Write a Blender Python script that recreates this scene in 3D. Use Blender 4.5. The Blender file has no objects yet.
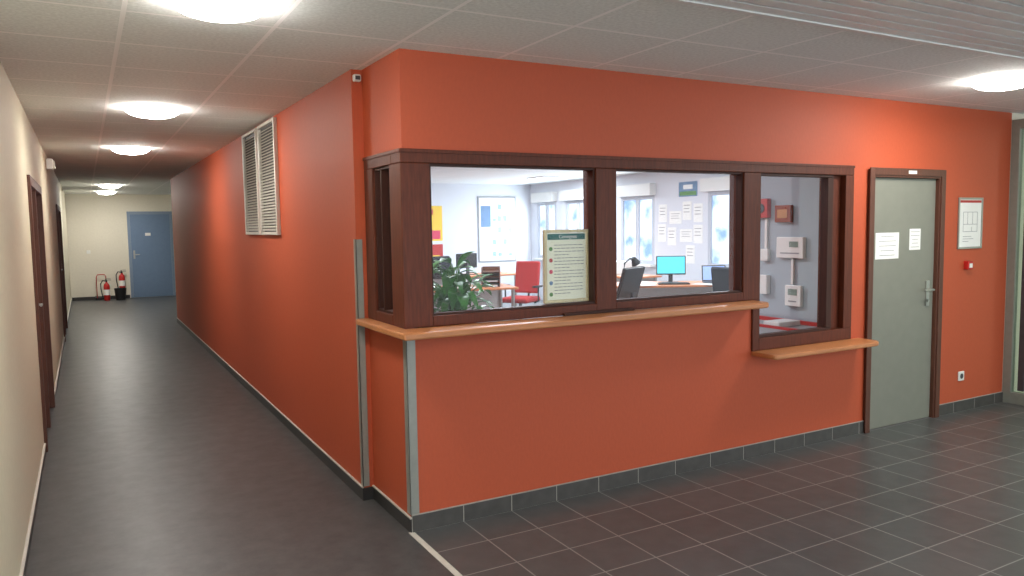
import bpy, bmesh, math, random
from mathutils import Vector, Matrix
random.seed(7)
SC=bpy.context.scene
COL=SC.collection
try:
    SC.view_settings.view_transform='Standard'
    SC.view_settings.look='None'
except Exception: pass

# ---------------------------------------------------------------- materials
def lin(c):
    o=[]
    for v in c:
        v=v/255.0
        o.append(v/12.92 if v<=0.04045 else ((v+0.055)/1.055)**2.4)
    return (o[0],o[1],o[2],1.0)
MATS={}
def new_mat(name):
    m=bpy.data.materials.new(name); m.use_nodes=True
    nt=m.node_tree; b=nt.nodes['Principled BSDF']
    MATS[name]=m
    return m,nt,b
def N(nt,t,**kw):
    n=nt.nodes.new(t)
    for k,v in kw.items(): setattr(n,k,v)
    return n
def simple(name,rgb,rough=0.5,metal=0.0,noise=0.06,scale=30,bump=0.0,stretch=(1,1,1),emit=None,estr=0.0):
    m,nt,b=new_mat(name)
    b.inputs['Roughness'].default_value=rough
    b.inputs['Metallic'].default_value=metal
    geo=N(nt,'ShaderNodeTexCoord')
    mp=N(nt,'ShaderNodeMapping'); mp.inputs['Scale'].default_value=stretch
    nt.links.new(geo.outputs['Object'],mp.inputs['Vector'])
    tx=N(nt,'ShaderNodeTexNoise'); tx.inputs['Scale'].default_value=scale; tx.inputs['Detail'].default_value=4
    nt.links.new(mp.outputs['Vector'],tx.inputs['Vector'])
    rp=N(nt,'ShaderNodeValToRGB')
    c=lin(rgb)
    rp.color_ramp.elements[0].position=0.3; rp.color_ramp.elements[1].position=0.7
    rp.color_ramp.elements[0].color=tuple(max(0,x*(1-noise)) for x in c[:3])+(1,)
    rp.color_ramp.elements[1].color=tuple(min(1,x*(1+noise)) for x in c[:3])+(1,)
    nt.links.new(tx.outputs['Fac'],rp.inputs['Fac'])
    nt.links.new(rp.outputs['Color'],b.inputs['Base Color'])
    if bump>0:
        bp=N(nt,'ShaderNodeBump'); bp.inputs['Strength'].default_value=bump; bp.inputs['Distance'].default_value=0.004
        nt.links.new(tx.outputs['Fac'],bp.inputs['Height']); nt.links.new(bp.outputs['Normal'],b.inputs['Normal'])
    if emit:
        b.inputs['Emission Color'].default_value=lin(emit); b.inputs['Emission Strength'].default_value=estr
    return m
orange=simple('orange_wallcovering',(183,80,46),0.62,0,0.03,60,0.15,(1,1,0.5))
cream=simple('cream_paint',(206,200,176),0.7,0,0.03,25,0.1)
endwall=simple('cream_end_paint',(216,210,194),0.7,0,0.03,25,0.1)
white_wall=simple('white_paint',(216,219,226),0.7,0,0.02,20,0.05)
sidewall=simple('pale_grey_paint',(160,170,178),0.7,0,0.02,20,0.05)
wood=simple('dark_mahogany_wood',(90,42,25),0.5,0,0.22,14,0.08,(6,6,0.6))
wood_dark=simple('dark_mahogany_bead',(58,29,20),0.5,0,0.2,14,0.05,(6,6,0.6))
for w_ in (wood,wood_dark): w_.node_tree.nodes['Principled BSDF'].inputs['Specular IOR Level'].default_value=0.3
shelf_m=simple('beech_laminate',(186,122,76),0.38,0,0.12,10,0.03,(0.8,9,9))
guard_m=simple('grey_guard_metal',(146,148,142),0.4,0.2,0.05,20)
alu=simple('brushed_aluminium',(170,170,165),0.35,0.8,0.05,20)
louvre=simple('louvre_metal',(204,200,192),0.45,0.1,0.05,20)
tilebase=simple('slate_base_tile',(72,70,68),0.4,0,0.15,15,0.1)
cove=simple('dark_cove_vinyl',(47,46,46),0.45,0,0.1,15)
grout=simple('pale_grout',(158,154,148),0.8,0,0.05,40)
strip_m=simple('pale_seal_strip',(200,196,188),0.6,0,0.05,30)
greydoor=simple('sage_grey_door_paint',(126,127,116),0.5,0,0.03,12,0.03)
bluedoor=simple('blue_door_paint',(102,124,152),0.5,0,0.03,12)
doorwood=simple('brown_door_wood',(88,50,35),0.5,0,0.15,12,0.05,(6,6,0.5))
black=simple('black_plastic',(26,26,28),0.4,0,0.1,20)
darkgrey=simple('dark_grey_plastic',(60,60,64),0.45,0,0.1,20)
midgrey=simple('mid_grey_plastic',(150,152,154),0.45,0,0.1,20)
whitep=simple('white_plastic',(226,226,222),0.4,0,0.02,20)
framegrey=simple('window_frame_pvc',(186,192,202),0.4,0,0.02,20)
paper=simple('white_paper',(238,238,234),0.7,0,0.02,20)
ink=simple('printed_ink',(120,120,126),0.7,0,0.1,20)
red=simple('red_enamel',(180,32,28),0.4,0,0.05,20)
redfab=simple('red_fabric',(176,36,36),0.8,0,0.1,80,0.2)
blackfab=simple('black_fabric',(34,36,44),0.8,0,0.1,80,0.2)
deskm=simple('orange_beech_desk',(206,130,84),0.4,0,0.1,10,0.02,(0.8,9,9))
teal=simple('teal_print',(20,100,94),0.6,0,0.1,20)
yellow=simple('yellow_print',(236,196,60),0.6,0,0.05,20)
pink=simple('pink_print',(210,60,92),0.6,0,0.05,20)
bluep=simple('blue_print',(104,136,172),0.6,0,0.15,20)
greenp=simple('green_print',(90,140,70),0.6,0,0.25,25)
leafm=simple('plant_leaf',(64,136,50),0.4,0,0.45,18)
stemm=simple('plant_stem',(80,130,60),0.5,0,0.2,18)
soilm=simple('plant_soil',(46,32,24),0.9,0,0.3,80,0.5)
potm=simple('pot_ceramic',(120,60,44),0.4,0,0.1,20)
brownp=simple('brown_tray_plastic',(112,66,42),0.4,0,0.1,20)
signwood=simple('pale_frame_wood',(214,198,156),0.5,0,0.15,14,0.03,(6,6,0.6))
cream_paper=simple('cream_paper',(242,242,222),0.7,0,0.02,20)
officefloor=simple('office_vinyl_floor',(120,120,122),0.5,0,0.1,8)
lampface=simple('lamp_diffuser',(255,250,240),0.4,0,0,10,emit=(255,249,240),estr=60.0)
lampoff=simple('panel_diffuser',(245,248,255),0.4,0,0,10,emit=(225,235,255),estr=4.0)
screen=simple('cyan_screen',(40,160,190),0.3,0,0.2,3,emit=(110,222,232),estr=1.1)
screen2=simple('laptop_screen',(90,120,200),0.3,0,0.2,3,emit=(170,195,225),estr=0.8)
lcd=simple('keypad_display',(130,150,140),0.3,0,0.1,20)
greenframe=simple('grey_green_aluminium',(136,140,132),0.4,0.3,0.05,20)
slatm=simple('slat_metal',(230,231,230),0.4,0.1,0.03,20)

# day-lit window pane (overexposed daylight with faint building shapes)
m,nt,b=new_mat('daylight_pane')
tc=N(nt,'ShaderNodeTexCoord'); tx=N(nt,'ShaderNodeTexNoise'); tx.inputs['Scale'].default_value=2.2; tx.inputs['Detail'].default_value=3
rp=N(nt,'ShaderNodeValToRGB'); rp.color_ramp.elements[0].position=0.36; rp.color_ramp.elements[1].position=0.50
rp.color_ramp.elements[0].color=lin((126,160,206)); rp.color_ramp.elements[1].color=lin((222,236,255))
nt.links.new(tc.outputs['Object'],tx.inputs['Vector']); nt.links.new(tx.outputs['Fac'],rp.inputs['Fac'])
nt.links.new(rp.outputs['Color'],b.inputs['Emission Color']); b.inputs['Emission Strength'].default_value=1.7
b.inputs['Base Color'].default_value=lin((60,70,80)); b.inputs['Roughness'].default_value=0.1
daylight=m

def glass_mat(name,tint,refl):
    m,nt,b=new_mat(name); nt.nodes.remove(b)
    out=nt.nodes['Material Output']
    tr=N(nt,'ShaderNodeBsdfTransparent'); tr.inputs['Color'].default_value=tint
    gl=N(nt,'ShaderNodeBsdfGlossy'); gl.inputs['Roughness'].default_value=0.02
    lw=N(nt,'ShaderNodeLayerWeight'); lw.inputs['Blend'].default_value=0.5
    pw=N(nt,'ShaderNodeMath',operation='POWER'); pw.inputs[1].default_value=4.5
    nt.links.new(lw.outputs['Facing'],pw.inputs[0])
    mt=N(nt,'ShaderNodeMath',operation='MULTIPLY_ADD'); mt.inputs[1].default_value=0.7*refl; mt.inputs[2].default_value=0.02*refl
    nt.links.new(pw.outputs[0],mt.inputs[0])
    mx=N(nt,'ShaderNodeMixShader')
    nt.links.new(mt.outputs[0],mx.inputs[0]); nt.links.new(tr.outputs[0],mx.inputs[1]); nt.links.new(gl.outputs[0],mx.inputs[2])
    nt.links.new(mx.outputs[0],out.inputs['Surface'])
    return m
glass=glass_mat('clear_glass',(0.97,0.98,0.98,1),0.7)
glass_dark=glass_mat('tinted_glass',(0.80,0.87,0.80,1),1.2)

def grid_mat(name,tile_rgb,line_rgb,sx,sy,ox,oy,lw,rough,noise,nscale,bump,speckle=0.0):
    """square grid in world XY: tiles with joint lines"""
    m,nt,b=new_mat(name)
    geo=N(nt,'ShaderNodeNewGeometry'); sep=N(nt,'ShaderNodeSeparateXYZ')
    nt.links.new(geo.outputs['Position'],sep.inputs[0])
    def line(axis,s,o):
        a=N(nt,'ShaderNodeMath',operation='SUBTRACT'); nt.links.new(sep.outputs[axis],a.inputs[0]); a.inputs[1].default_value=o
        d=N(nt,'ShaderNodeMath',operation='DIVIDE'); nt.links.new(a.outputs[0],d.inputs[0]); d.inputs[1].default_value=s
        fl=N(nt,'ShaderNodeMath',operation='FLOOR'); nt.links.new(d.outputs[0],fl.inputs[0])
        r=N(nt,'ShaderNodeMath',operation='ROUND'); nt.links.new(d.outputs[0],r.inputs[0])
        e=N(nt,'ShaderNodeMath',operation='SUBTRACT'); nt.links.new(d.outputs[0],e.inputs[0]); nt.links.new(r.outputs[0],e.inputs[1])
        ab=N(nt,'ShaderNodeMath',operation='ABSOLUTE'); nt.links.new(e.outputs[0],ab.inputs[0])
        lt=N(nt,'ShaderNodeMath',operation='LESS_THAN'); nt.links.new(ab.outputs[0],lt.inputs[0]); lt.inputs[1].default_value=lw/2/s
        return lt,fl
    lx,fx=line(0,sx,ox); ly,fy=line(1,sy,oy)
    mxm=N(nt,'ShaderNodeMath',operation='MAXIMUM'); nt.links.new(lx.outputs[0],mxm.inputs[0]); nt.links.new(ly.outputs[0],mxm.inputs[1])
    comb=N(nt,'ShaderNodeCombineXYZ'); nt.links.new(fx.outputs[0],comb.inputs[0]); nt.links.new(fy.outputs[0],comb.inputs[1])
    wn=N(nt,'ShaderNodeTexWhiteNoise',noise_dimensions='3D'); nt.links.new(comb.outputs[0],wn.inputs['Vector'])
    tx=N(nt,'ShaderNodeTexNoise'); tx.inputs['Scale'].default_value=nscale; tx.inputs['Detail'].default_value=6
    nt.links.new(geo.outputs['Position'],tx.inputs['Vector'])
    ad=N(nt,'ShaderNodeMath',operation='MULTIPLY_ADD'); nt.links.new(wn.outputs['Value'],ad.inputs[0]); ad.inputs[1].default_value=speckle; nt.links.new(tx.outputs['Fac'],ad.inputs[2])
    rp=N(nt,'ShaderNodeValToRGB'); c=lin(tile_rgb)
    rp.color_ramp.elements[0].position=0.35; rp.color_ramp.elements[1].position=0.7+speckle
    rp.color_ramp.elements[0].color=tuple(x*(1-noise) for x in c[:3])+(1,)
    rp.color_ramp.elements[1].color=tuple(min(1,x*(1+noise)) for x in c[:3])+(1,)
    nt.links.new(ad.outputs[0],rp.inputs['Fac'])
    mx=N(nt,'ShaderNodeMix',data_type='RGBA'); nt.links.new(mxm.outputs[0],mx.inputs['Factor'])
    nt.links.new(rp.outputs['Color'],mx.inputs['A']); mx.inputs['B'].default_value=lin(line_rgb)
    nt.links.new(mx.outputs['Result'],b.inputs['Base Color'])
    b.inputs['Roughness'].default_value=rough
    bp=N(nt,'ShaderNodeBump'); bp.inputs['Strength'].default_value=bump; bp.inputs['Distance'].default_value=0.003
    hh=N(nt,'ShaderNodeMath',operation='SUBTRACT'); nt.links.new(tx.outputs['Fac'],hh.inputs[0]); nt.links.new(mxm.outputs[0],hh.inputs[1])
    nt.links.new(hh.outputs[0],bp.inputs['Height']); nt.links.new(bp.outputs['Normal'],b.inputs['Normal'])
    return m
tilefloor=grid_mat('slate_floor_tiles',(80,83,84),(142,144,141),0.3,0.3,0.0,0.0,0.0065,0.34,0.14,9,0.25,0.25)
ceilmat=grid_mat('mineral_ceiling_tiles',(234,238,237),(255,255,255),0.6,0.6,-0.04,-0.14,0.020,0.85,0.10,60,0.12,0.04)
# corridor lino: mottled dark grey
m,nt,b=new_mat('mottled_grey_lino')
geo=N(nt,'ShaderNodeNewGeometry'); t1=N(nt,'ShaderNodeTexNoise'); t1.inputs['Scale'].default_value=7; t1.inputs['Detail'].default_value=9; t1.inputs['Roughness'].default_value=0.7
nt.links.new(geo.outputs['Position'],t1.inputs['Vector'])
rp=N(nt,'ShaderNodeValToRGB'); rp.color_ramp.elements[0].position=0.32; rp.color_ramp.elements[1].position=0.70
rp.color_ramp.elements[0].color=lin((58,59,60)); rp.color_ramp.elements[1].color=lin((84,85,86))
nt.links.new(t1.outputs['Fac'],rp.inputs['Fac']); nt.links.new(rp.outputs['Color'],b.inputs['Base Color'])
b.inputs['Roughness'].default_value=0.40
bp=N(nt,'ShaderNodeBump'); bp.inputs['Strength'].default_value=0.08; bp.inputs['Distance'].default_value=0.003
nt.links.new(t1.outputs['Fac'],bp.inputs['Height']); nt.links.new(bp.outputs['Normal'],b.inputs['Normal'])
lino=m

# ---------------------------------------------------------------- mesh builder
class MB:
    def __init__(s): s.bm=bmesh.new()
    def box(s,x0,x1,y0,y1,z0,z1):
        vs=[s.bm.verts.new((x,y,z)) for z in (z0,z1) for y in (y0,y1) for x in (x0,x1)]
        for f in ((0,2,3,1),(4,5,7,6),(0,1,5,4),(2,6,7,3),(0,4,6,2),(1,3,7,5)):
            s.bm.faces.new([vs[i] for i in f])
        return s
    def obox(s,c,size,rot):
        n=len(s.bm.verts); s.bm.verts.ensure_lookup_table()
        a,b_,c_=[v/2 for v in size]
        s.box(-a,a,-b_,b_,-c_,c_); s.bm.verts.ensure_lookup_table()
        M=Matrix.Translation(c)@rot.to_4x4()
        for v in s.bm.verts[n:]: v.co=M@v.co
        return s
    def cyl(s,p0,p1,r,r2=None,seg=20):
        p0=Vector(p0);p1=Vector(p1); r2=r if r2 is None else r2
        d=(p1-p0); q=d.to_track_quat('Z','Y')
        A=[];B=[]
        for i in range(seg):
            a=2*math.pi*i/seg; e=Vector((math.cos(a),math.sin(a),0))
            A.append(s.bm.verts.new(p0+q@(e*r))); B.append(s.bm.verts.new(p1+q@(e*r2)))
        for i in range(seg):
            j=(i+1)%seg; s.bm.faces.new((A[i],A[j],B[j],B[i]))
        s.bm.faces.new(A[::-1]); s.bm.faces.new(B)
        return s
    def prism(s,poly,z0,z1):
        A=[s.bm.verts.new((x,y,z0)) for x,y in poly]; B=[s.bm.verts.new((x,y,z1)) for x,y in poly]
        n=len(poly)
        for i in range(n):
            j=(i+1)%n; s.bm.faces.new((A[i],A[j],B[j],B[i]))
        s.bm.faces.new(A[::-1]); s.bm.faces.new(B)
        return s
    def lathe(s,prof,c=(0,0,0),seg=32):
        rings=[]
        for r,z in prof:
            rings.append([s.bm.verts.new((c[0]+r*math.cos(2*math.pi*i/seg),c[1]+r*math.sin(2*math.pi*i/seg),c[2]+z)) for i in range(seg)])
        for a,b_ in zip(rings,rings[1:]):
            for i in range(seg):
                j=(i+1)%seg; s.bm.faces.new((a[i],a[j],b_[j],b_[i]))
        s.bm.faces.new(rings[0][::-1]); s.bm.faces.new(rings[-1])
        return s
    def tube(s,pts,r,seg=8):
        pts=[Vector(p) for p in pts]; rings=[]
        for k,p in enumerate(pts):
            d=(pts[min(k+1,len(pts)-1)]-pts[max(k-1,0)]).normalized()
            q=d.to_track_quat('Z','Y')
            rings.append([s.bm.verts.new(p+q@Vector((math.cos(2*math.pi*i/seg)*r,math.sin(2*math.pi*i/seg)*r,0))) for i in range(seg)])
        for a,b_ in zip(rings,rings[1:]):
            for i in range(seg):
                j=(i+1)%seg; s.bm.faces.new((a[i],a[j],b_[j],b_[i]))
        s.bm.faces.new(rings[0][::-1]); s.bm.faces.new(rings[-1])
        return s
def make(name,mb,mat,loc=(0,0,0),parent=None,label=None,cat=None,kind=None,group=None,bevel=0.0,smooth=False,rotz=0.0,seg=2):
    me=bpy.data.meshes.new(name); 
    bmesh.ops.recalc_face_normals(mb.bm,faces=mb.bm.faces[:])
    mb.bm.to_mesh(me); mb.bm.free()
    o=bpy.data.objects.new(name,me); COL.objects.link(o)
    me.materials.append(mat)
    o.location=loc; o.rotation_euler=(0,0,rotz)
    if parent: o.parent=parent
    if label: o['label']=label
    if cat: o['category']=cat
    if kind: o['kind']=kind
    if group: o['group']=group
    if bevel>0:
        bv=o.modifiers.new('bevel','BEVEL'); bv.width=bevel; bv.segments=seg; bv.limit_method='ANGLE'; bv.angle_limit=math.radians(40)
    if smooth:
        for p in me.polygons: p.use_smooth=True
        try:
            me.set_sharp_from_angle(angle=math.radians(40))
        except Exception: pass
    return o
def S(name,mb,mat,**kw): return make(name,mb,mat,kind='structure',**kw)
def copy_thing(root,loc,rotz=None,**props):
    n=root.copy(); COL.objects.link(n); n.location=loc
    if rotz is not None: n.rotation_euler=(0,0,rotz)
    for k,v in props.items(): n[k]=v
    def rec(src,dst):
        for ch in src.children:
            c=ch.copy(); COL.objects.link(c); c.parent=dst; rec(ch,c)
    rec(root,n)
    return n
def text_mesh(name,body,size,mat,parent,loc,rot,align='CENTER'):
    cu=bpy.data.curves.new(name,'FONT'); cu.body=body; cu.size=size; cu.align_x=align; cu.extrude=0.0004
    t=bpy.data.objects.new(name+'_tmp',cu); COL.objects.link(t)
    dg=bpy.context.evaluated_depsgraph_get(); dg.update()
    me=bpy.data.meshes.new_from_object(t.evaluated_get(dg)); 
    bpy.data.objects.remove(t)
    o=bpy.data.objects.new(name,me); COL.objects.link(o); me.materials.clear(); me.materials.append(mat)
    o.parent=parent; o.location=loc; o.rotation_euler=rot
    return o

H=2.5
JX=-0.063; LX=-1.761; EY=17.0; OY=10.9; OX=7.2
# ---------------------------------------------------------------- shell
mb=MB()
mb.box(0,2.48,0,0.15,0,1.045); mb.box(2.48,3.48,0,0.15,0,0.70)
mb.box(0,3.48,0,0.15,2.0,H)
mb.box(3.48,3.655,0,0.15,0,H); mb.box(3.655,4.565,0,0.15,1.985,H); mb.box(4.565,5.53,0,0.15,0,H)
mb.box(0,0.15,0.15,0.594,0,1.045); mb.box(0,0.15,0.15,0.594,2.0,H)
S('wall_front',mb,orange)
S('wall_corridor',MB().box(JX,0.12,0.594,OY,0,H),orange)
S('wall_left',MB().box(LX-0.15,LX,-7,2.78,0,H).box(LX-0.15,LX,2.78,4.5,2.02,H).box(LX-0.15,LX,4.5,9.3,0,H).box(LX-0.15,LX,9.3,11.2,2.02,H).box(LX-0.15,LX,11.2,EY,0,H),cream)
S('wall_end',MB().box(LX-0.15,4.0,EY,EY+0.15,0,H),endwall)
S('wall_office_back',MB().box(0.12,OX+0.15,OY,OY+0.15,0,H),white_wall)
S('wall_end_side',MB().box(4.0,4.15,OY+0.15,EY,0,H),endwall)
# office outside wall with window openings
WINS=[(9.85,10.62),(8.6,9.5),(6.7,7.65),(4.4,5.4)]
mb=MB(); y=1.2
for a,b_ in sorted(WINS):
    mb.box(OX,OX+0.15,y,a,0,H); mb.box(OX,OX+0.15,a,b_,0,0.9); mb.box(OX,OX+0.15,a,b_,2.1,H); y=b_
mb.box(OX,OX+0.15,y,OY,0,H)
S('wall_office_outer',mb,white_wall)
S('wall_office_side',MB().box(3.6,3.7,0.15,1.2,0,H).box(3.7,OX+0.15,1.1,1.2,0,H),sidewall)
S('floor',MB().box(LX-0.15,0.0,-7,EY,-0.05,0).box(0,4.0,OY,EY,-0.05,0).box(0,0.12,0,OY,-0.05,0),lino)
S('floor',MB().box(0.0,9.0,-7,0.0,-0.05,0),tilefloor)
S('floor',MB().box(0.12,OX+0.15,0.0,OY,-0.05,0),officefloor)
S('ceiling',MB().box(LX-0.15,9.0,-7,EY+0.15,H,H+0.08),ceilmat)
S('trim_1',MB().box(-0.018,0.012,-7,-0.001,0.0,0.003),strip_m)
# baseboards
mb=MB(); x=0.0
gr=MB()
segs=[(0,3.655),(4.565,5.53)]
for a,b_ in segs:
    x=a
    while x<b_-0.01:
        nx=min(math.floor((x+0.3001)/0.3)*0.3,b_)
        if nx-x<0.02: nx=min(nx+0.3,b_)
        mb.box(x+0.003,nx-0.003,-0.012,-0.0015,0.001,0.09); x=nx
    gr.box(a,b_,-0.0105,-0.001,0.0,0.094)
S('baseboard_front',mb,tilebase,bevel=0.001)
S('baseboard_front',gr,grout)
S('baseboard_corridor',MB().box(JX-0.008,JX-0.0005,0.592,OY,0,0.075).box(-0.008,-0.0005,-0.009,0.594,0,0.075).box(JX-0.008,0,0.586,0.5935,0,0.075),cove)
S('trim_2',MB().box(JX-0.011,JX-0.0005,0.59,OY,0.075,0.083).box(-0.011,-0.0005,-0.012,0.594,0.075,0.083),strip_m)
S('baseboard_left',MB().box(LX+0.0005,LX+0.01,-7,2.74,0,0.07).box(LX+0.0005,LX+0.01,4.54,9.26,0,0.07).box(LX+0.0005,LX+0.01,11.24,EY,0,0.07),cove)
S('trim_3',MB().box(LX+0.0005,LX+0.014,-7,2.74,0.07,0.08).box(LX+0.0005,LX+0.014,4.54,9.26,0.07,0.08).box(LX+0.0005,LX+0.014,11.24,EY,0.07,0.08),strip_m)
S('baseboard_end',MB().box(LX+0.02,-0.52,EY-0.012,EY-0.0005,0,0.08).box(0.5,3.98,EY-0.012,EY-0.0005,0,0.08),cove)
# slatted metal ceiling panel: pale slats with open dark gaps between
S('ceiling_slat_backing',MB().box(0.58,8.9,-4.2,-1.385,H-0.006,H-0.001),darkgrey)
mb=MB(); yy=-1.385
while yy>-4.1:
    mb.box(0.58,8.9,yy-0.062,yy,H-0.038,H-0.030); yy-=0.078
S('ceiling_slats',mb,slatm,bevel=0.0)
S('trim_4',MB().box(0.555,8.9,-1.382,-1.352,H-0.044,H-0.0005).box(0.55,0.578,-4.2,-1.382,H-0.044,H-0.0005),slatm)

# ---------------------------------------------------------------- corner window (dark wood)
f=MB()
Y0,Y1=-0.016,0.12
ZT=1.932; ZB=1.14
f.box(Y0,3.48,Y0,Y1,ZT,2.0)                       # head
f.box(Y0,0.12,Y1,0.56,ZT,2.0)                     # side head
f.box(Y0,0.145,Y0,0.15,1.085,ZT)                   # corner post
f.box(Y0,0.06,0.42,0.56,1.085,ZT)                 # side end jamb
f.box(Y0,0.06,0.15,0.42,1.085,ZB)                  # side sill
f.box(1.19,1.335,Y0,Y1,1.085,ZT); f.box(2.38,2.53,Y0,Y1,1.085,ZT)
f.box(2.47,2.53,Y0,Y1,0.735,1.04)
f.box(2.475,2.53,Y0,Y1,1.04,1.085)
f.box(0.145,1.19,Y0,Y1,1.085,ZB); f.box(1.335,2.38,Y0,Y1,1.085,ZB)
f.box(2.53,3.48,Y0,Y1,0.735,0.82)
f.box(3.39,3.48,Y0,Y1,0.82,ZT)
f.box(3.27,3.39,0.03,Y1,0.82,ZT)
w1=S('window_1',f,wood,bevel=0.004)
make('window_cornice',MB().box(-0.020,3.483,-0.020,Y0-0.0005,1.984,2.003).box(-0.020,Y0-0.0005,Y0,0.565,1.984,2.003),wood,parent=w1,bevel=0.002)
b=MB()
def bead(x0,x1,z0,z1,w=0.012,y0=-0.002,y1=0.05):
    b.box(x0,x1,y0,y1,z1-w,z1); b.box(x0,x1,y0,y1,z0,z0+w); b.box(x0,x0+w,y0,y1,z0+w,z1-w); b.box(x1-w,x1,y0,y1,z0+w,z1-w)
bead(0.145,1.19,ZB,ZT); bead(1.335,2.38,ZB,ZT); bead(2.53,3.27,0.82,ZT,0.018)
b.box(3.215,3.27,-0.004,0.06,0.84,ZT-0.02)
def beadx(y0,y1,z0,z1,w=0.014,x0=-0.002,x1=0.05):
    b.box(x0,x1,y0,y1,z1-w,z1); b.box(x0,x1,y0,y1,z0,z0+w); b.box(x0,x1,y0,y0+w,z0+w,z1-w); b.box(x0,x1,y1-w,y1,z0+w,z1-w)
beadx(0.15,0.42,ZB,ZT)
b.box(-0.004,0.05,0.305,0.322,ZB+0.012,ZT-0.012)
make('glazing_bead',b,wood_dark,parent=w1,bevel=0.002)
make('window_pane',MB().box(0.155,1.18,0.03,0.034,ZB+0.01,ZT-0.01),glass,parent=w1)
make('window_pane',MB().box(1.345,2.37,0.03,0.034,ZB+0.01,ZT-0.01),glass,parent=w1)
make('window_pane',MB().box(2.54,3.22,0.03,0.034,0.83,ZT-0.01),glass,parent=w1)
make('window_pane',MB().box(0.03,0.034,0.16,0.41,ZB+0.01,ZT-0.01),glass,parent=w1)
make('sliding_track',MB().box(0.95,1.45,Y0-0.022,Y0-0.0005,1.085,1.10),wood_dark,parent=w1)

# counter shelves
def shelf(name,poly,z0,z1,label):
    return make(name,MB().prism(poly,z0,z1),shelf_m,label=label,cat='counter shelf',bevel=0.008)
def arc(cx_,cy_,r,a0,a1,n=8):
    return [(cx_+r*math.cos(math.radians(a0+(a1-a0)*i/n)),cy_+r*math.sin(math.radians(a0+(a1-a0)*i/n))) for i in range(n+1)]
shelf('counter_shelf',[(-0.085,-0.19)]+arc(2.40,-0.12,0.07,-90,0)+[(2.47,-0.0),(0.0,0.0),(0.0,0.58),(-0.085,0.58)],1.048,1.083,'beech laminate counter shelf wrapping the reception window corner')
shelf('counter_shelf',[(2.47,0.0)]+arc(2.50,-0.18,0.03,180,270,4)+arc(3.50,-0.13,0.08,-90,0)+[(3.58,0.0)],0.702,0.734,'low beech laminate shelf under the narrow reception window')

# corner guards
make('corner_guard',MB().box(JX-0.004,JX+0.035,0.589,0.5935,0.084,1.54).box(JX-0.004,JX-0.0005,0.589,0.632,0.084,1.54),guard_m,label='grey metal corner guard on the corridor wall edge',cat='corner guard',group='metal corner guards')
make('corner_guard',MB().box(-0.004,0.045,-0.0045,-0.0005,0.095,1.047).box(-0.0045,-0.0005,-0.0045,0.045,0.095,1.047),guard_m,label='grey metal corner guard under the counter shelf corner',cat='corner guard',group='metal corner guards')

# ---------------------------------------------------------------- grey door
d=MB()
d.box(3.655,3.715,-0.02,0.12,0.0,1.985); d.box(4.505,4.565,-0.02,0.12,0.0,1.985); d.box(3.715,4.505,-0.02,0.12,1.925,1.985)
d.box(3.645,3.70,-0.03,-0.0205,0,1.995); d.box(4.52,4.575,-0.03,-0.0205,0,1.995); d.box(3.70,4.52,-0.03,-0.0205,1.94,1.995)
dr=S('door_1',d,doorwood,bevel=0.003)
make('door_leaf',MB().box(3.717,4.503,0.01,0.05,0.006,1.923),greydoor,parent=dr,bevel=0.002)
h=MB().box(4.40,4.44,-0.002,0.0095,0.92,1.12).cyl((4.42,-0.002,1.05),(4.42,-0.05,1.05),0.009).cyl((4.425,-0.048,1.05),(4.31,-0.048,1.05),0.009).cyl((4.42,-0.0025,0.96),(4.42,-0.01,0.96),0.012)
make('door_handle',h,alu,parent=dr,bevel=0.001,smooth=True)
for z in (0.3,1.0,1.65):
    make('door_hinge',MB().cyl((3.716,-0.004,z),(3.716,-0.004,z+0.1),0.008),alu,parent=dr)
make('door_label',MB().box(4.09,4.19,-0.0325,-0.0305,1.955,1.98),whitep,label='small white label strip on the door frame',cat='label')

def paper_sheet(name,x0,x1,z0,z1,y,label,cat,lines,seed):
    root=make(name,MB().box(-(x1-x0)/2,(x1-x0)/2,-0.001,0,0,z1-z0),paper,loc=((x0+x1)/2,y,z0),label=label,cat=cat)
    r=random.Random(seed); w=x1-x0; hh=z1-z0
    for i in range(lines):
        t=MB()
        zz=hh*(0.85-0.72*i/max(1,lines-1)); ww=w*r.uniform(0.25,0.4)
        t.box(-ww,ww,-0.0016,-0.0011,zz,zz+hh*0.018)
        make('printed_line',t,ink,parent=root)
    return root
paper_sheet('paper_notice',3.77,4.05,1.31,1.51,0.0095,'white landscape paper notice taped to the grey door','notice',5,1)
paper_sheet('paper_notice',4.18,4.32,1.37,1.535,0.0095,'small white paper notice taped to the grey door','notice',5,2)

# evacuation plan
ep=make('evacuation_plan',MB().box(-0.17,0.17,-0.012,-0.0005,0,0.015).box(-0.17,0.17,-0.012,-0.0005,0.405,0.42).box(-0.17,-0.155,-0.012,-0.0005,0.015,0.405).box(0.155,0.17,-0.012,-0.0005,0.015,0.405),alu,loc=(4.96,0,1.36),label='aluminium framed evacuation plan on the orange wall',cat='wall plan',bevel=0.001)
make('plan_sheet',MB().box(-0.154,0.154,-0.006,-0.001,0.016,0.404),paper,parent=ep)
make('plan_banner',MB().box(-0.15,0.15,-0.007,-0.0062,0.378,0.398),red,parent=ep)
t=MB()
for a in [(-0.10,0.10,0.30,0.303),(-0.10,0.10,0.14,0.143),(-0.10,-0.097,0.14,0.30),(0.097,0.10,0.14,0.30),(-0.04,-0.037,0.2,0.30),(0.03,0.033,0.2,0.30),(-0.10,0.10,0.2,0.203),(-0.10,0.02,0.1,0.103),(-0.10,0.05,0.08,0.083),(-0.10,-0.02,0.06,0.063),(0.02,0.023,0.14,0.18)]:
    t.box(a[0],a[1],-0.007,-0.0062,a[2],a[3])
make('plan_drawing',t,ink,parent=ep)
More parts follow.
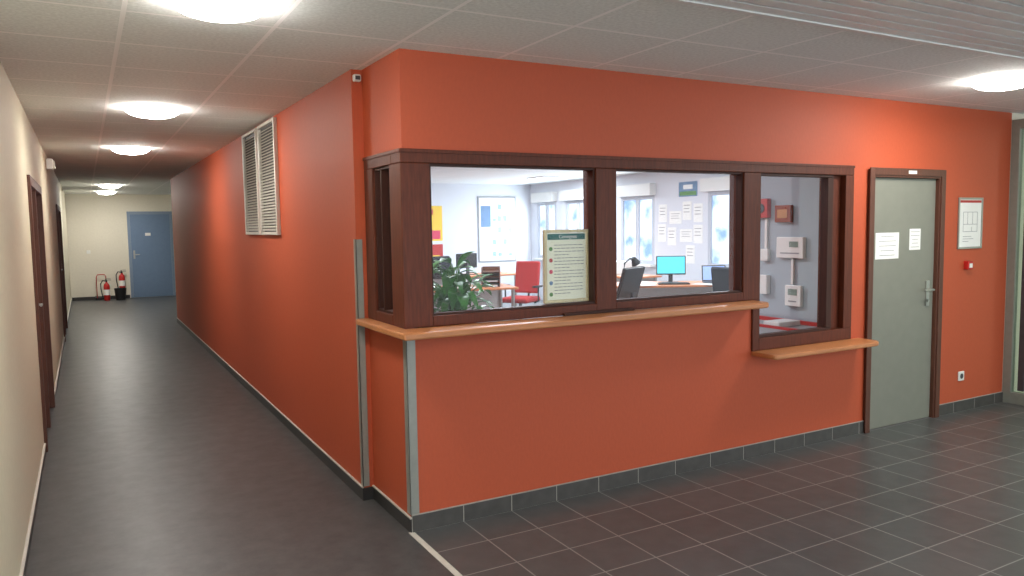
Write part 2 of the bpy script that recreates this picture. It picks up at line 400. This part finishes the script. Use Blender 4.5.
cp=make('fire_call_point',MB().box(-0.035,0.035,-0.04,-0.0005,0,0.07),red,loc=(4.93,0,1.19),label='red manual fire call point on the orange wall',cat='fire alarm',bevel=0.005)
make('call_point_face',MB().box(-0.02,0.02,-0.043,-0.0405,0.015,0.05),whitep,parent=cp)
po=make('power_outlet',MB().box(-0.04,0.04,-0.012,-0.0005,0,0.08),whitep,loc=(4.90,0,0.26),label='white wall power outlet above the tiled base',cat='socket',bevel=0.006)
make('socket_well',MB().cyl((0,-0.0125,0.04),(0,-0.0135,0.04),0.022,seg=24),darkgrey,parent=po)

# glazed partition
gp=MB(); PX=5.53
gp.box(PX,PX+0.06,-0.07,-0.001,0,2.44); gp.box(PX,PX+0.06,-2.2,-0.07,2.36,2.44); gp.box(PX,PX+0.06,-2.2,-0.07,0.0,0.10); gp.box(PX,PX+0.06,-2.26,-2.2,0,2.44)
gp.box(PX+0.0,PX+0.06,-1.12,-1.04,0.10,2.36)
wp=S('window_2',gp,greenframe,bevel=0.003)
make('door_stile',MB().box(PX+0.01,PX+0.05,-0.17,-0.12,0.12,2.34),darkgrey,parent=wp,bevel=0.003)
make('glass_pane',MB().box(PX+0.025,PX+0.031,-1.04,-0.07,0.10,2.36).box(PX+0.025,PX+0.031,-2.2,-1.12,0.10,2.36),glass_dark,parent=wp)
S('wall_front_side',MB().box(5.53,9.0,0,0.15,0,H),endwall)
S('wall_right',MB().box(9.0,9.15,-3.0,0.15,0,H),cream)

# motion sensor near ceiling
ms=make('motion_detector',MB().box(-0.022,0.022,-0.035,-0.0005,0,0.04),whitep,loc=(JX+0.028,0.594,2.43),label='small white detector by the ceiling at the wall corner',cat='detector',bevel=0.008)
make('detector_lens',MB().box(-0.014,0.014,-0.038,-0.0355,0.008,0.03),darkgrey,parent=ms,bevel=0.001)

# ventilation louvres on the corridor wall
def grille(y0,y1):
    w=y1-y0; hgt=0.92; e=0.035
    root=make('ventilation_grille',MB().box(-0.03,-0.001,-w/2,w/2,0,0.025).box(-0.03,-0.001,-w/2,w/2,hgt-0.025,hgt).box(-0.03,-0.001,-w/2,-w/2+e,0.025,hgt-0.025).box(-0.03,-0.001,w/2-e,w/2,0.025,hgt-0.025),louvre,loc=(JX,(y0+y1)/2,1.56),label='pale metal louvred ventilation grille high on the orange corridor wall',cat='vent',group='corridor wall ventilation grilles',bevel=0.003)
    s=MB(); zz=0.045
    while zz<hgt-0.04:
        s.obox(Vector((-0.018,0,zz)),(0.028,w-2*e,0.003),Matrix.Rotation(math.radians(-38),3,'Y')); zz+=0.024
    make('louvre_slats',s,louvre,parent=root)
    make('grille_backing',MB().box(-0.004,-0.001,-w/2+e,w/2-e,0.025,hgt-0.025),darkgrey,parent=root)
    return root
grille(2.50,3.14); grille(3.22,3.86)

# ---------------------------------------------------------------- left doors and boxes
def left_door(n,y0,y1):
    d=MB(); X=LX
    d.box(X-0.12,X+0.02,y0-0.0,y0+0.07,0,2.02); d.box(X-0.12,X+0.02,y1-0.07,y1,0,2.02); d.box(X-0.12,X+0.02,y0+0.07,y1-0.07,1.95,2.02)
    mid=(y0+y1)/2; d.box(X-0.10,X+0.01,mid-0.04,mid+0.04,0,1.95)
    r=S('door_%d'%n,d,doorwood,bevel=0.003)
    make('door_leaf',MB().box(X-0.09,X-0.04,y0+0.072,mid-0.042,0.006,1.948),doorwood,parent=r)
    make('door_leaf',MB().box(X-0.09,X-0.04,mid+0.042,y1-0.072,0.006,1.948),doorwood,parent=r)
    make('door_handle',MB().cyl((X-0.04,mid-0.12,1.03),(X+0.01,mid-0.12,1.03),0.009).cyl((X+0.008,mid-0.115,1.03),(X+0.008,mid-0.23,1.03),0.009),alu,parent=r,smooth=True)
left_door(2,2.782,4.498); left_door(3,9.302,11.198)
eb=make('emergency_light',MB().box(0.0005,0.07,-0.13,0.13,0,0.12),whitep,loc=(LX,6.7,2.33),label='white emergency light box high on the cream wall',cat='emergency light',bevel=0.01)
make('light_cover',MB().box(0.071,0.085,-0.11,0.11,0.015,0.1),simple('opal_cover',(235,240,228),0.3,0,0.02,10),parent=eb,bevel=0.005)

# blue door at the end
d=MB()
d.box(-0.50,-0.44,EY-0.03,EY-0.0005,0,2.09); d.box(0.44,0.50,EY-0.03,EY-0.0005,0,2.09); d.box(-0.44,0.44,EY-0.03,EY-0.0005,2.03,2.09)
r=S('door_4',d,simple('blue_frame_paint',(122,138,158),0.5),bevel=0.003)
make('door_leaf',MB().box(-0.438,0.438,EY-0.025,EY-0.0006,0.006,2.028),bluedoor,parent=r)
make('door_handle',MB().box(-0.40,-0.36,EY-0.032,EY-0.0255,0.95,1.15).cyl((-0.38,EY-0.032,1.05),(-0.38,EY-0.07,1.05),0.01).cyl((-0.385,EY-0.07,1.05),(-0.26,EY-0.07,1.05),0.01),alu,parent=r)
make('door_sign',MB().box(-0.12,0.0,EY-0.028,EY-0.0255,1.5,1.57),whitep,label='small white sign on the blue door',cat='sign')

# fire extinguishers
def extinguisher(loc,label,rotz=0):
    prof=[(0.001,0),(0.060,0.0),(0.067,0.02),(0.067,0.33),(0.06,0.37),(0.04,0.40),(0.022,0.415),(0.022,0.44),(0.001,0.44)]
    root=make('fire_extinguisher',MB().lathe(prof,seg=24),red,loc=loc,label=label,cat='fire extinguisher',smooth=True,rotz=rotz)
    make('valve_handle',MB().box(-0.02,0.02,-0.02,0.02,0.44,0.47).box(-0.015,0.10,-0.012,0.012,0.475,0.485).box(-0.015,0.09,-0.012,0.012,0.505,0.513).box(-0.018,0.0,-0.012,0.012,0.47,0.51),black,parent=root)
    make('hose',MB().tube([(-0.02,0,0.46),(-0.08,0,0.47),(-0.12,-0.02,0.40),(-0.12,-0.04,0.28),(-0.10,-0.05,0.14),(-0.09,-0.05,0.09)],0.012),black,parent=root,smooth=True)
    make('instruction_label',MB().lathe([(0.001,0.13),(0.0678,0.13),(0.0678,0.26),(0.001,0.26)],seg=24),paper,parent=root)
    return root
extinguisher((-1.02,16.6,0.0),'red fire extinguisher with black hose standing by the end wall')
extinguisher((-0.68,16.9,0.18),'red fire extinguisher hung low on the end wall')
make('waste_bin',MB().lathe([(0.001,0),(0.10,0),(0.13,0.28),(0.12,0.28),(0.095,0.02),(0.001,0.02)],seg=24),black,loc=(-0.74,16.55,0),label='small black waste bin beside the fire extinguishers',cat='bin',smooth=True)
hc=make('equipment_trolley',MB().tube([(-0.10,0,0.05),(-0.10,0,0.55),(-0.07,0,0.6),(0.07,0,0.6),(0.10,0,0.55),(0.10,0,0.05)],0.010),red,loc=(-1.12,16.9,0),label='small red wheeled hand trolley against the end wall',cat='trolley',smooth=True)
make('base_plate',MB().box(-0.10,0.10,-0.08,0.03,0.03,0.045),black,parent=hc)
make('wheel',MB().cyl((-0.14,0,0.05),(-0.115,0,0.05),0.05),black,parent=hc,smooth=True)
make('wheel',MB().cyl((0.115,0,0.05),(0.14,0,0.05),0.05),black,parent=hc,smooth=True)
make('light_switch',MB().box(-0.04,0.04,-0.012,-0.0005,0,0.08),whitep,loc=(-1.35,EY,1.1),label='white light switch on the cream end wall',cat='switch',bevel=0.004)

# ---------------------------------------------------------------- ceiling lights
def round_light(loc):
    root=make('ceiling_light',MB().lathe([(0.191,0.0),(0.196,0.0),(0.196,-0.003),(0.190,-0.004),(0.190,-0.001)],seg=48),whitep,loc=loc,label='shallow round frosted ceiling light set in a ceiling tile',cat='ceiling light',group='round ceiling lights',smooth=True)
    make('diffuser',MB().lathe([(0.001,-0.068),(0.06,-0.066),(0.11,-0.058),(0.15,-0.045),(0.178,-0.026),(0.189,-0.003),(0.001,-0.003)],seg=48),lampface,parent=root,smooth=True)
    return root
WARM=(1,0.965,0.92)
def lamp(loc,power,size,color=WARM,rot=(0,0,0),shape='DISK'):
    L=bpy.data.lights.new('lamp','AREA'); L.shape=shape; L.size=size; L.energy=power; L.color=color
    o=bpy.data.objects.new('lamp_light',L); COL.objects.link(o); o.location=loc; o.rotation_euler=rot
    return o
base=round_light((-0.92,-0.46,H))
lamp((-0.92,-0.46,H-0.075),3,0.25)
for (x,y,p) in [(-0.94,2.56,4),(-0.94,5.56,5),(-0.94,12.9,16),(-0.94,15.6,14),(3.80,-0.86,10)]:
    copy_thing(base,(x,y,H)); lamp((x,y,H-0.075),p,0.25)
# unseen hall lights, added to brighten the lobby and the space past the glass
for (x,y,p) in [(1.16,-4.7,10),(4.3,-4.7,14),(7.2,-1.6,16),(-0.94,-3.4,1)]:
    copy_thing(base,(x,y,H)); lamp((x,y,H-0.075),p,0.25)

# ---------------------------------------------------------------- office interior
cool=(0.86,0.92,1.0)
pl=make('ceiling_panel_light',MB().box(-0.29,0.29,-0.29,0.29,-0.02,-0.001),whitep,loc=(2.06,2.56,H),label='square bright ceiling light panel in the office',cat='ceiling light',group='office ceiling light panels')
make('diffuser',MB().box(-0.27,0.27,-0.27,0.27,-0.024,-0.0205),lampoff,parent=pl)
for i,(x,y) in enumerate([(2.06,2.56),(5.06,2.56),(2.06,5.56),(5.06,5.56),(3.26,8.56),(6.2,8.56)]):
    if i: copy_thing(pl,(x,y,H))
    lamp((x,y,H-0.03),60,0.5,cool,shape='SQUARE')
lamp((2.4,0.75,H-0.03),7,0.4,cool)  # added fill for the side wall behind the narrow window, no fixture
lamp((0.8,1.1,H-0.03),20,0.4,cool)  # added light to brighten the plant at the window, no fixture
for (a,b_) in WINS:
    lamp((OX-0.05,(a+b_)/2,1.5),28,0.9,(0.8,0.9,1.0),(0,math.radians(90),0),'SQUARE')
for i,(a,b_) in enumerate(WINS):
    f=MB(); w=0.07
    f.box(OX+0.0,OX+0.06,a,b_,0.9,0.9+w); f.box(OX,OX+0.06,a,b_,2.03,2.1); f.box(OX,OX+0.06,a,a+w,0.97,2.03); f.box(OX,OX+0.06,b_-w,b_,0.97,2.03)
    f.box(OX,OX+0.06,(a+b_)/2-0.05,(a+b_)/2+0.05,0.97,2.03)
    r=S('window_%d'%(3+i),f,framegrey,bevel=0.004)
    make('daylight_pane',MB().box(OX+0.03,OX+0.035,a+w,b_-w,0.97,2.03),daylight,parent=r)
    make('shutter_box',MB().box(OX-0.14,OX-0.001,a-0.04,b_+0.04,2.1,2.3),whitep,parent=r,bevel=0.005)
    make('sill_board',MB().box(OX-0.12,OX-0.001,a-0.04,b_+0.04,0.86,0.898),whitep,parent=r,bevel=0.004)

# whiteboard planning on back wall
wb=make('planning_board',MB().box(-0.46,0.46,-0.02,-0.001,0,1.40),midgrey,loc=(6.35,OY,0.84),label='large white planning board on the office end wall',cat='whiteboard',bevel=0.003)
make('board_surface',MB().box(-0.43,0.43,-0.024,-0.0205,0.03,1.37),paper,parent=wb)
r_=random.Random(3); pale=simple('pale_blue_card',(150,176,212),0.6)
make('board_picture',MB().box(-0.40,-0.16,-0.0255,-0.0242,0.75,1.2),bluep,parent=wb)
for i in range(2,6):
    for j in range(5):
        if r_.random()<0.55: make('board_card',MB().box(-0.38+i*0.13,-0.38+i*0.13+0.09,-0.0255,-0.0242,0.12+j*0.25,0.12+j*0.25+r_.uniform(0.06,0.14)),pale,parent=wb)
def poster(loc,w,h,mat,label,rotz=0,blocks=None):
    root=make('poster',MB().box(-w/2,w/2,-0.004,-0.0005,0,h),mat,loc=loc,label=label,cat='poster',rotz=rotz)
    if blocks:
        for bmat,(x0,x1,z0,z1) in blocks:
            make('printed_block',MB().box(x0*w/2,x1*w/2,-0.0055,-0.0042,z0*h,z1*h),bmat,parent=root)
    return root
poster((4.82,OY,1.32),0.5,0.72,yellow,'yellow and pink poster on the office end wall',blocks=[(pink,(-0.8,0.8,0.05,0.3)),(red,(-0.8,0.2,0.75,0.9))])
poster((4.82,OY,0.8),0.5,0.45,red,'red poster below the yellow one',blocks=[(yellow,(-0.7,0.7,0.3,0.5))])
R90=-math.pi/2
poster((OX,5.86,2.04),0.44,0.24,bluep,'landscape photo poster on the office window wall',R90,[(greenp,(-0.9,0.9,0.08,0.35)),(paper,(-0.5,0.5,0.5,0.8))])
for (yy_,zz_,w_,h_) in [(5.62,1.62,0.21,0.30),(5.88,1.66,0.21,0.30),(6.16,1.60,0.30,0.21),(6.48,1.63,0.21,0.30),(5.62,1.28,0.21,0.30),(5.90,1.30,0.30,0.21),(6.25,1.24,0.21,0.30),(5.8,0.95,0.21,0.30),(6.5,1.3,0.21,0.30)]:
    poster((OX,yy_,zz_),w_,h_,paper,'white paper sheet pinned to the office wall',R90,[(ink,(-0.7,0.7,0.78,0.81)),(ink,(-0.7,0.5,0.6,0.63)),(ink,(-0.7,0.6,0.42,0.45))])
poster((OX,8.12,1.35),0.5,0.7,cream_paper,'pale paper chart on the office window wall',R90,[(ink,(-0.7,0.7,0.8,0.82)),(ink,(-0.7,0.7,0.6,0.62)),(ink,(-0.7,0.7,0.4,0.42))])

# desks
def desk(loc,rotz,w,dp,label):
    root=make('office_desk',MB().box(-w/2,w/2,-dp/2,dp/2,0.72,0.75),deskm,loc=loc,label=label,cat='desk',rotz=rotz,bevel=0.005)
    make('modesty_panel',MB().box(-w/2+0.06,w/2-0.06,dp/2-0.06,dp/2-0.045,0.3,0.719),whitep,parent=root)
    for sx in (-1,1):
        for sy in (-1,1):
            make('leg',MB().cyl((sx*(w/2-0.06),sy*(dp/2-0.09),0.0),(sx*(w/2-0.06),sy*(dp/2-0.09),0.719),0.025,seg=16),alu,parent=root,smooth=True)
    return root
desk((3.1,6.15,0),math.radians(-12),1.7,0.8,'orange beech office desk with metal legs')
desk((5.95,4.75,0),math.radians(-30),1.8,0.8,'beech office desk under the window wall')
desk((2.85,1.75,0),0,1.4,0.7,'beech reception desk behind the service window')
desk((4.6,8.6,0),0.1,1.6,0.8,'beech office desk near the end wall')
desk((6.55,6.9,0),math.radians(-90),1.5,0.7,'beech office desk below the windows')

def office_chair(loc,rotz,fab,label):
    root=make('office_chair',MB().cyl((0,0,0.09),(0,0,0.42),0.025).cyl((0,0,0.06),(0,0,0.12),0.045),darkgrey,loc=loc,label=label,cat='office chair',rotz=rotz,smooth=True)
    s=MB().box(-0.24,0.24,-0.24,0.24,0.43,0.51); make('seat',s,fab,parent=root,bevel=0.035,seg=4)
    bk=MB().obox(Vector((0,0.25,0.80)),(0.42,0.06,0.50),Matrix.Rotation(math.radians(-8),3,'X')); make('backrest',bk,fab,parent=root,bevel=0.028,seg=4)
    make('back_bracket',MB().tube([(0,0.1,0.42),(0,0.27,0.43),(0,0.30,0.6),(0,0.295,0.75)],0.018),black,parent=root,smooth=True)
    for sx in (-1,1):
        make('armrest',MB().tube([(sx*0.22,0.05,0.42),(sx*0.29,0.05,0.45),(sx*0.29,0.05,0.66)],0.014).box(sx*0.29-0.03,sx*0.29+0.03,-0.1,0.14,0.66,0.69),black,parent=root,smooth=True)
    for i in range(5):
        a=2*math.pi*i/5; e=(0.3*math.cos(a),0.3*math.sin(a))
        make('base_leg',MB().cyl((0,0,0.10),(e[0],e[1],0.075),0.022,0.014,seg=10),black,parent=root,smooth=True)
        make('caster',MB().cyl((e[0]-0.02*math.sin(a),e[1]+0.02*math.cos(a),0.03),(e[0]+0.02*math.sin(a),e[1]-0.02*math.cos(a),0.03),0.03,seg=14).cyl((e[0],e[1],0.05),(e[0],e[1],0.08),0.008,seg=8),black,parent=root,smooth=True)
    return root
office_chair((4.42,6.55,0),math.radians(-58),redfab,'red fabric swivel office chair beside the orange desk')
office_chair((3.05,7.15,0),math.radians(-12),blackfab,'black fabric swivel office chair behind the orange desk')
office_chair((5.86,3.42,0),math.radians(95),blackfab,'black fabric swivel office chair beside the window desk')
office_chair((4.5,9.5,0),0,blackfab,'black fabric swivel office chair near the end wall')

def monitor(loc,rotz,scr,label,w=0.52,h=0.32,tilt=0.0):
    T=Matrix.Rotation(math.radians(tilt),3,'X'); c0=Vector((0,0.0,0.12+h/2))
    root=make('computer_monitor',MB().obox(c0,(w,0.035,h),T),black,loc=loc,label=label,cat='monitor',rotz=rotz,bevel=0.006)
    make('screen',MB().obox(c0+T@Vector((0,-0.0185,0.004)),(w-0.03,0.002,h-0.03),T),scr,parent=root)
    make('stand',MB().box(-0.03,0.03,0.02,0.045,0.01,0.25).box(-0.12,0.12,-0.06,0.12,0.0,0.012),darkgrey,parent=root,bevel=0.003)
    return root
monitor((5.94,4.82,0.75),math.radians(-33),screen,'computer monitor with a cyan screen on the office desk',0.42,0.27)
monitor((2.75,6.3,0.75),math.radians(165),black,'black computer monitor on the orange desk',0.44,0.26)
monitor((4.5,8.6,0.75),math.radians(190),black,'black computer monitor near the end wall',0.44,0.26)
monitor((2.78,1.72,0.75),math.radians(208),black,'black tilted monitor on the reception desk turned to the staff side',0.42,0.36,-16)
# laptop on the window desk
lp=make('laptop',MB().box(-0.17,0.17,-0.12,0.12,0.0,0.018),darkgrey,loc=(6.42,4.42,0.75),label='open dark laptop on the office desk',cat='laptop',rotz=math.radians(-35),bevel=0.003)
make('laptop_lid',MB().obox(Vector((0,0.15,0.13)),(0.34,0.012,0.23),Matrix.Rotation(math.radians(-15),3,'X')),darkgrey,parent=lp)
make('laptop_screen',MB().obox(Vector((0,0.1425,0.131)),(0.31,0.002,0.20),Matrix.Rotation(math.radians(-15),3,'X')),screen2,parent=lp)
def keyboard(loc,rotz,label):
    root=make('keyboard',MB().box(-0.22,0.22,-0.075,0.075,0,0.02),black,loc=loc,label=label,cat='keyboard',rotz=rotz,bevel=0.004)
    k=MB()
    for i in range(14):
        for j in range(4): k.box(-0.205+i*0.0295,-0.205+i*0.0295+0.024,-0.06+j*0.032,-0.06+j*0.032+0.026,0.0205,0.026)
    make('keys',k,darkgrey,parent=root)
keyboard((5.80,4.60,0.75),math.radians(-33),'black keyboard in front of the cyan monitor')
# desk lamp
dl=make('desk_lamp',MB().lathe([(0.001,0),(0.08,0),(0.08,0.015),(0.02,0.025),(0.001,0.025)],seg=24),black,loc=(5.38,5.12,0.75),label='black curved desk lamp on the office desk',cat='lamp',smooth=True)
make('lamp_arm',MB().tube([(0,0,0.02),(-0.06,0,0.16),(-0.04,0,0.30),(0.05,0,0.36),(0.13,0,0.34)],0.014),black,parent=dl,smooth=True)
make('lamp_shade',MB().cyl((0.11,0,0.37),(0.17,0,0.28),0.03,0.07,seg=20),black,parent=dl,smooth=True)
# letter trays
lt=make('letter_tray',MB().box(-0.13,0.13,-0.17,0.17,0,0.008),brownp,loc=(3.62,5.98,0.75),label='stacked brown letter trays on the orange desk',cat='letter tray',rotz=math.radians(-30))
tb=MB()
for k in range(4):
    z=0.0+k*0.07
    if k: tb.box(-0.13,0.13,-0.17,0.17,z,z+0.006)
    tb.box(-0.13,-0.124,-0.17,0.17,z+0.006,z+0.066); tb.box(0.124,0.13,-0.17,0.17,z+0.006,z+0.066); tb.box(-0.124,0.124,0.164,0.17,z+0.006,z+0.066)
make('tray_tier',tb,brownp,parent=lt)
make('paper_stack',MB().box(-0.10,0.10,-0.14,0.14,0.008,0.03),paper,parent=lt)
make('paper_stack',MB().box(-0.10,0.10,-0.14,0.14,0.077,0.09),paper,parent=lt)
for (x,y,z,rz) in [(3.2,5.95,0.75,0.2),(5.42,4.74,0.75,-0.4),(2.5,6.1,0.75,0.0),(6.12,4.32,0.75,0.3),(6.45,7.45,0.75,0.2),(6.5,6.55,0.75,0.5)]:
    make('paper_sheet',MB().box(-0.105,0.105,-0.148,0.148,0.0005,0.006),paper,loc=(x,y,z),label='loose white papers lying on an office desk',cat='paper',group='loose papers on desks',rotz=rz)
pr=make('office_printer',MB().box(-0.22,0.22,-0.18,0.18,0,0.22),whitep,loc=(6.6,7.0,0.75),label='white desktop printer on the desk below the windows',cat='printer',bevel=0.015,rotz=R90)
make('output_tray',MB().box(-0.16,0.16,-0.26,-0.181,0.05,0.06),darkgrey,parent=pr)
make('control_panel',MB().box(-0.18,0.18,-0.182,-0.1805,0.13,0.19),darkgrey,parent=pr)

# framed sign standing behind the glass
sg=make('framed_sign',MB().box(-0.155,0.155,-0.012,0.012,0,0.018).box(-0.155,0.155,-0.012,0.012,0.408,0.426).box(-0.155,-0.137,-0.012,0.012,0.018,0.408).box(0.137,0.155,-0.012,0.012,0.018,0.408),signwood,loc=(1.03,0.065,1.152),label='pale wood framed notice standing inside the reception window',cat='sign',bevel=0.003)
make('sign_sheet',MB().box(-0.136,0.136,-0.004,0.006,0.019,0.407),cream_paper,parent=sg)
make('sign_header',MB().box(-0.13,0.13,-0.0055,-0.0042,0.368,0.402),teal,parent=sg)
t=MB(); r_=random.Random(5)
for i in range(16):
    zz=0.335-i*0.0188; x=-0.085
    L=0.115 if i%4!=3 else 0.02
    while x<L:
        l=r_.uniform(0.012,0.032); t.box(x,min(x+l,L+0.005),-0.0052,-0.0042,zz,zz+0.0035); x+=l+0.006
make('printed_lines',t,ink,parent=sg)
mm=[greenp,red,pink,bluep,greenp]
for i,c in enumerate(mm):
    make('sign_icon',MB().cyl((-0.108,-0.0045,0.315-i*0.066),(-0.108,-0.0056,0.315-i*0.066),0.012,seg=16),c,parent=sg)
text_mesh('sign_title','Consignes',0.03,whitep,sg,(0.01,-0.006,0.376),(math.pi/2,0,0))

# plant on an inner ledge
ld=make('window_ledge',MB().box(0.16,1.05,0.16,0.62,0.78,0.82).box(0.18,0.22,0.2,0.6,0.0,0.78).box(0.99,1.03,0.2,0.6,0,0.78),whitep,label='white ledge table behind the reception window',cat='table',bevel=0.004)
pp=make('potted_plant',MB().lathe([(0.001,0),(0.09,0),(0.12,0.2),(0.13,0.2),(0.13,0.225),(0.11,0.225),(0.105,0.2),(0.001,0.2)],seg=32),potm,loc=(0.46,0.40,0.82),label='leafy green potted plant behind the reception window',cat='plant',smooth=True)
make('soil',MB().cyl((0,0,0.2),(0,0,0.212),0.104,seg=28),soilm,parent=pp)
lf=MB(); stm=MB(); r_=random.Random(11)
for i in range(95):
    az=r_.uniform(0,2*math.pi); reach=r_.uniform(0.03,0.20); ht=r_.uniform(0.10,0.38)*(1.0 if reach<0.13 else 0.72)
    if math.sin(az)<0: reach*=0.7
    p0=Vector((r_.uniform(-0.03,0.03),r_.uniform(-0.03,0.03),0.21)); e=Vector((math.cos(az),math.sin(az),0))
    pm=p0+e*reach*0.35+Vector((0,0,ht*0.7)); p1=p0+e*reach+Vector((0,0,ht))
    stm.tube([p0,p0.lerp(pm,0.5)+Vector((0,0,0.01)),pm,p1],0.0035,6)
    L=r_.uniform(0.11,0.18); W=L*r_.uniform(0.30,0.44); side=Vector((-e.y,e.x,0)); droop=r_.uniform(0.3,1.3)
    prev=None; n=8; rise=r_.uniform(0.1,0.9)
    for k in range(n+1):
        s_=k/n; w=W*math.sin(math.pi*min(1,s_*0.93+0.05))**0.8 if k<n else 0.002
        c=p1+e*(L*s_*0.85)+Vector((0,0,L*(rise*s_-droop*s_*s_)))
        a=lf.bm.verts.new(c-side*w*0.5+Vector((0,0,w*0.15))); m_=lf.bm.verts.new(c); d_=lf.bm.verts.new(c+side*w*0.5+Vector((0,0,w*0.15)))
        if prev:
            lf.bm.faces.new((prev[0],prev[1],m_,a)); lf.bm.faces.new((prev[1],prev[2],d_,m_))
        prev=(a,m_,d_)
make('plant_stems',stm,stemm,parent=pp,smooth=True)
for v in lf.bm.verts:
    if v.co.y<-0.26: v.co.y=-0.26+0.1*(v.co.y+0.26)
    if v.co.x<-0.26: v.co.x=-0.26+0.1*(v.co.x+0.26)
make('foliage',lf,leafm,parent=pp,smooth=True)

# equipment on the side wall seen through the narrow window (wall plane x=3.6)
def wallbox(name,y0,y1,z0,z1,dp,mat,label,cat):
    return make(name,MB().box(-dp,-0.0005,-(y1-y0)/2,(y1-y0)/2,0,z1-z0),mat,loc=(3.6,(y0+y1)/2,z0),label=label,cat=cat,bevel=0.006)
a=wallbox('alarm_keypad',0.50,0.77,1.31,1.48,0.04,whitep,'white alarm control box with display on the office wall','control box')
make('display',MB().box(-0.043,-0.0405,-0.09,0.00,0.09,0.135),lcd,parent=a)
make('button_row',MB().box(-0.043,-0.0405,-0.10,0.09,0.035,0.045),midgrey,parent=a)
a=wallbox('thermostat',0.52,0.68,0.92,1.09,0.035,whitep,'white thermostat unit with small screen on the office wall','thermostat')
make('display',MB().box(-0.038,-0.0355,-0.045,0.045,0.09,0.14),lcd,parent=a)
make('button_row',MB().box(-0.038,-0.0355,-0.04,0.04,0.035,0.045),midgrey,parent=a)
redbox=simple('reddish_box',(140,62,38),0.25)
a=wallbox('fire_alarm_box',0.63,0.79,1.60,1.74,0.04,redbox,'brownish red framed alarm box on the office wall','alarm box')
make('box_window',MB().box(-0.044,-0.0405,-0.05,0.05,0.035,0.105),simple('brass_box_face',(190,140,90),0.3,0.3),parent=a)
a=wallbox('alarm_siren',0.86,1.00,1.64,1.80,0.05,red,'red alarm siren on the office wall','siren')
make('siren_grill',MB().cyl((-0.0505,0,0.08),(-0.058,0,0.08),0.04,seg=24),darkgrey,parent=a)
wallbox('junction_box',0.86,0.94,1.28,1.38,0.04,whitep,'small white junction box on the office wall','junction box')
wallbox('wall_phone',0.86,0.95,1.00,1.16,0.05,whitep,'small white wall unit on the office wall','wall unit')
make('cable_trunking',MB().box(-0.02,-0.0005,-0.012,0.012,0,0.25),whitep,loc=(3.6,0.9,1.382-0.0),label='white cable trunking running up the office wall',cat='trunking')
make('cable_trunking',MB().box(-0.02,-0.0005,-0.012,0.012,0,0.21),whitep,loc=(3.6,0.62,1.095),label='short white cable trunking between wall boxes',cat='trunking')
rd=make('low_counter',MB().box(2.75,3.59,0.2,1.1,0.74,0.78),midgrey,label='pale grey counter with red edge strips behind the narrow window',cat='counter',bevel=0.004)
make('counter_base',MB().box(2.8,3.58,0.25,1.05,0.0,0.739),whitep,parent=rd)
make('red_edge_strip',MB().box(3.55,3.585,0.22,1.08,0.7805,0.81),red,parent=rd,label='red edge strip')
make('red_edge_strip',MB().box(3.20,3.23,0.22,1.08,0.7805,0.80),red,parent=rd,label='red edge strip')
make('letter_box',MB().box(-0.12,0.12,-0.08,0.08,0,0.04),whitep,loc=(3.39,0.55,0.7805),label='shallow white box on the pale grey counter',cat='box',bevel=0.004)

# ---------------------------------------------------------------- world and camera
W=bpy.data.worlds.new('world'); SC.world=W; W.use_nodes=True
bg=W.node_tree.nodes['Background']; bg.inputs[0].default_value=(0.86,0.94,1.0,1); bg.inputs[1].default_value=2.5

cx,cy,cz,yaw,pitch,roll,fp=-1.4294,-3.6942,1.6033,.5082,.0808,.0150,765.3654
c,s=math.cos(yaw),math.sin(yaw); cp_,sp=math.cos(pitch),math.sin(pitch); cr,sr=math.cos(roll),math.sin(roll)
R=Vector((c,-s,0)); U=Vector((s*sp,c*sp,cp_)); F=Vector((s*cp_,c*cp_,-sp))
R2=R*cr-U*sr; U2=R*sr+U*cr
cam=bpy.data.cameras.new('camera'); co=bpy.data.objects.new('camera',cam); COL.objects.link(co)
M=Matrix(((R2.x,U2.x,-F.x,cx),(R2.y,U2.y,-F.y,cy),(R2.z,U2.z,-F.z,cz),(0,0,0,1)))
co.matrix_world=M
cam.sensor_width=36; cam.lens=fp/1024*36; cam.clip_start=0.02
SC.camera=co
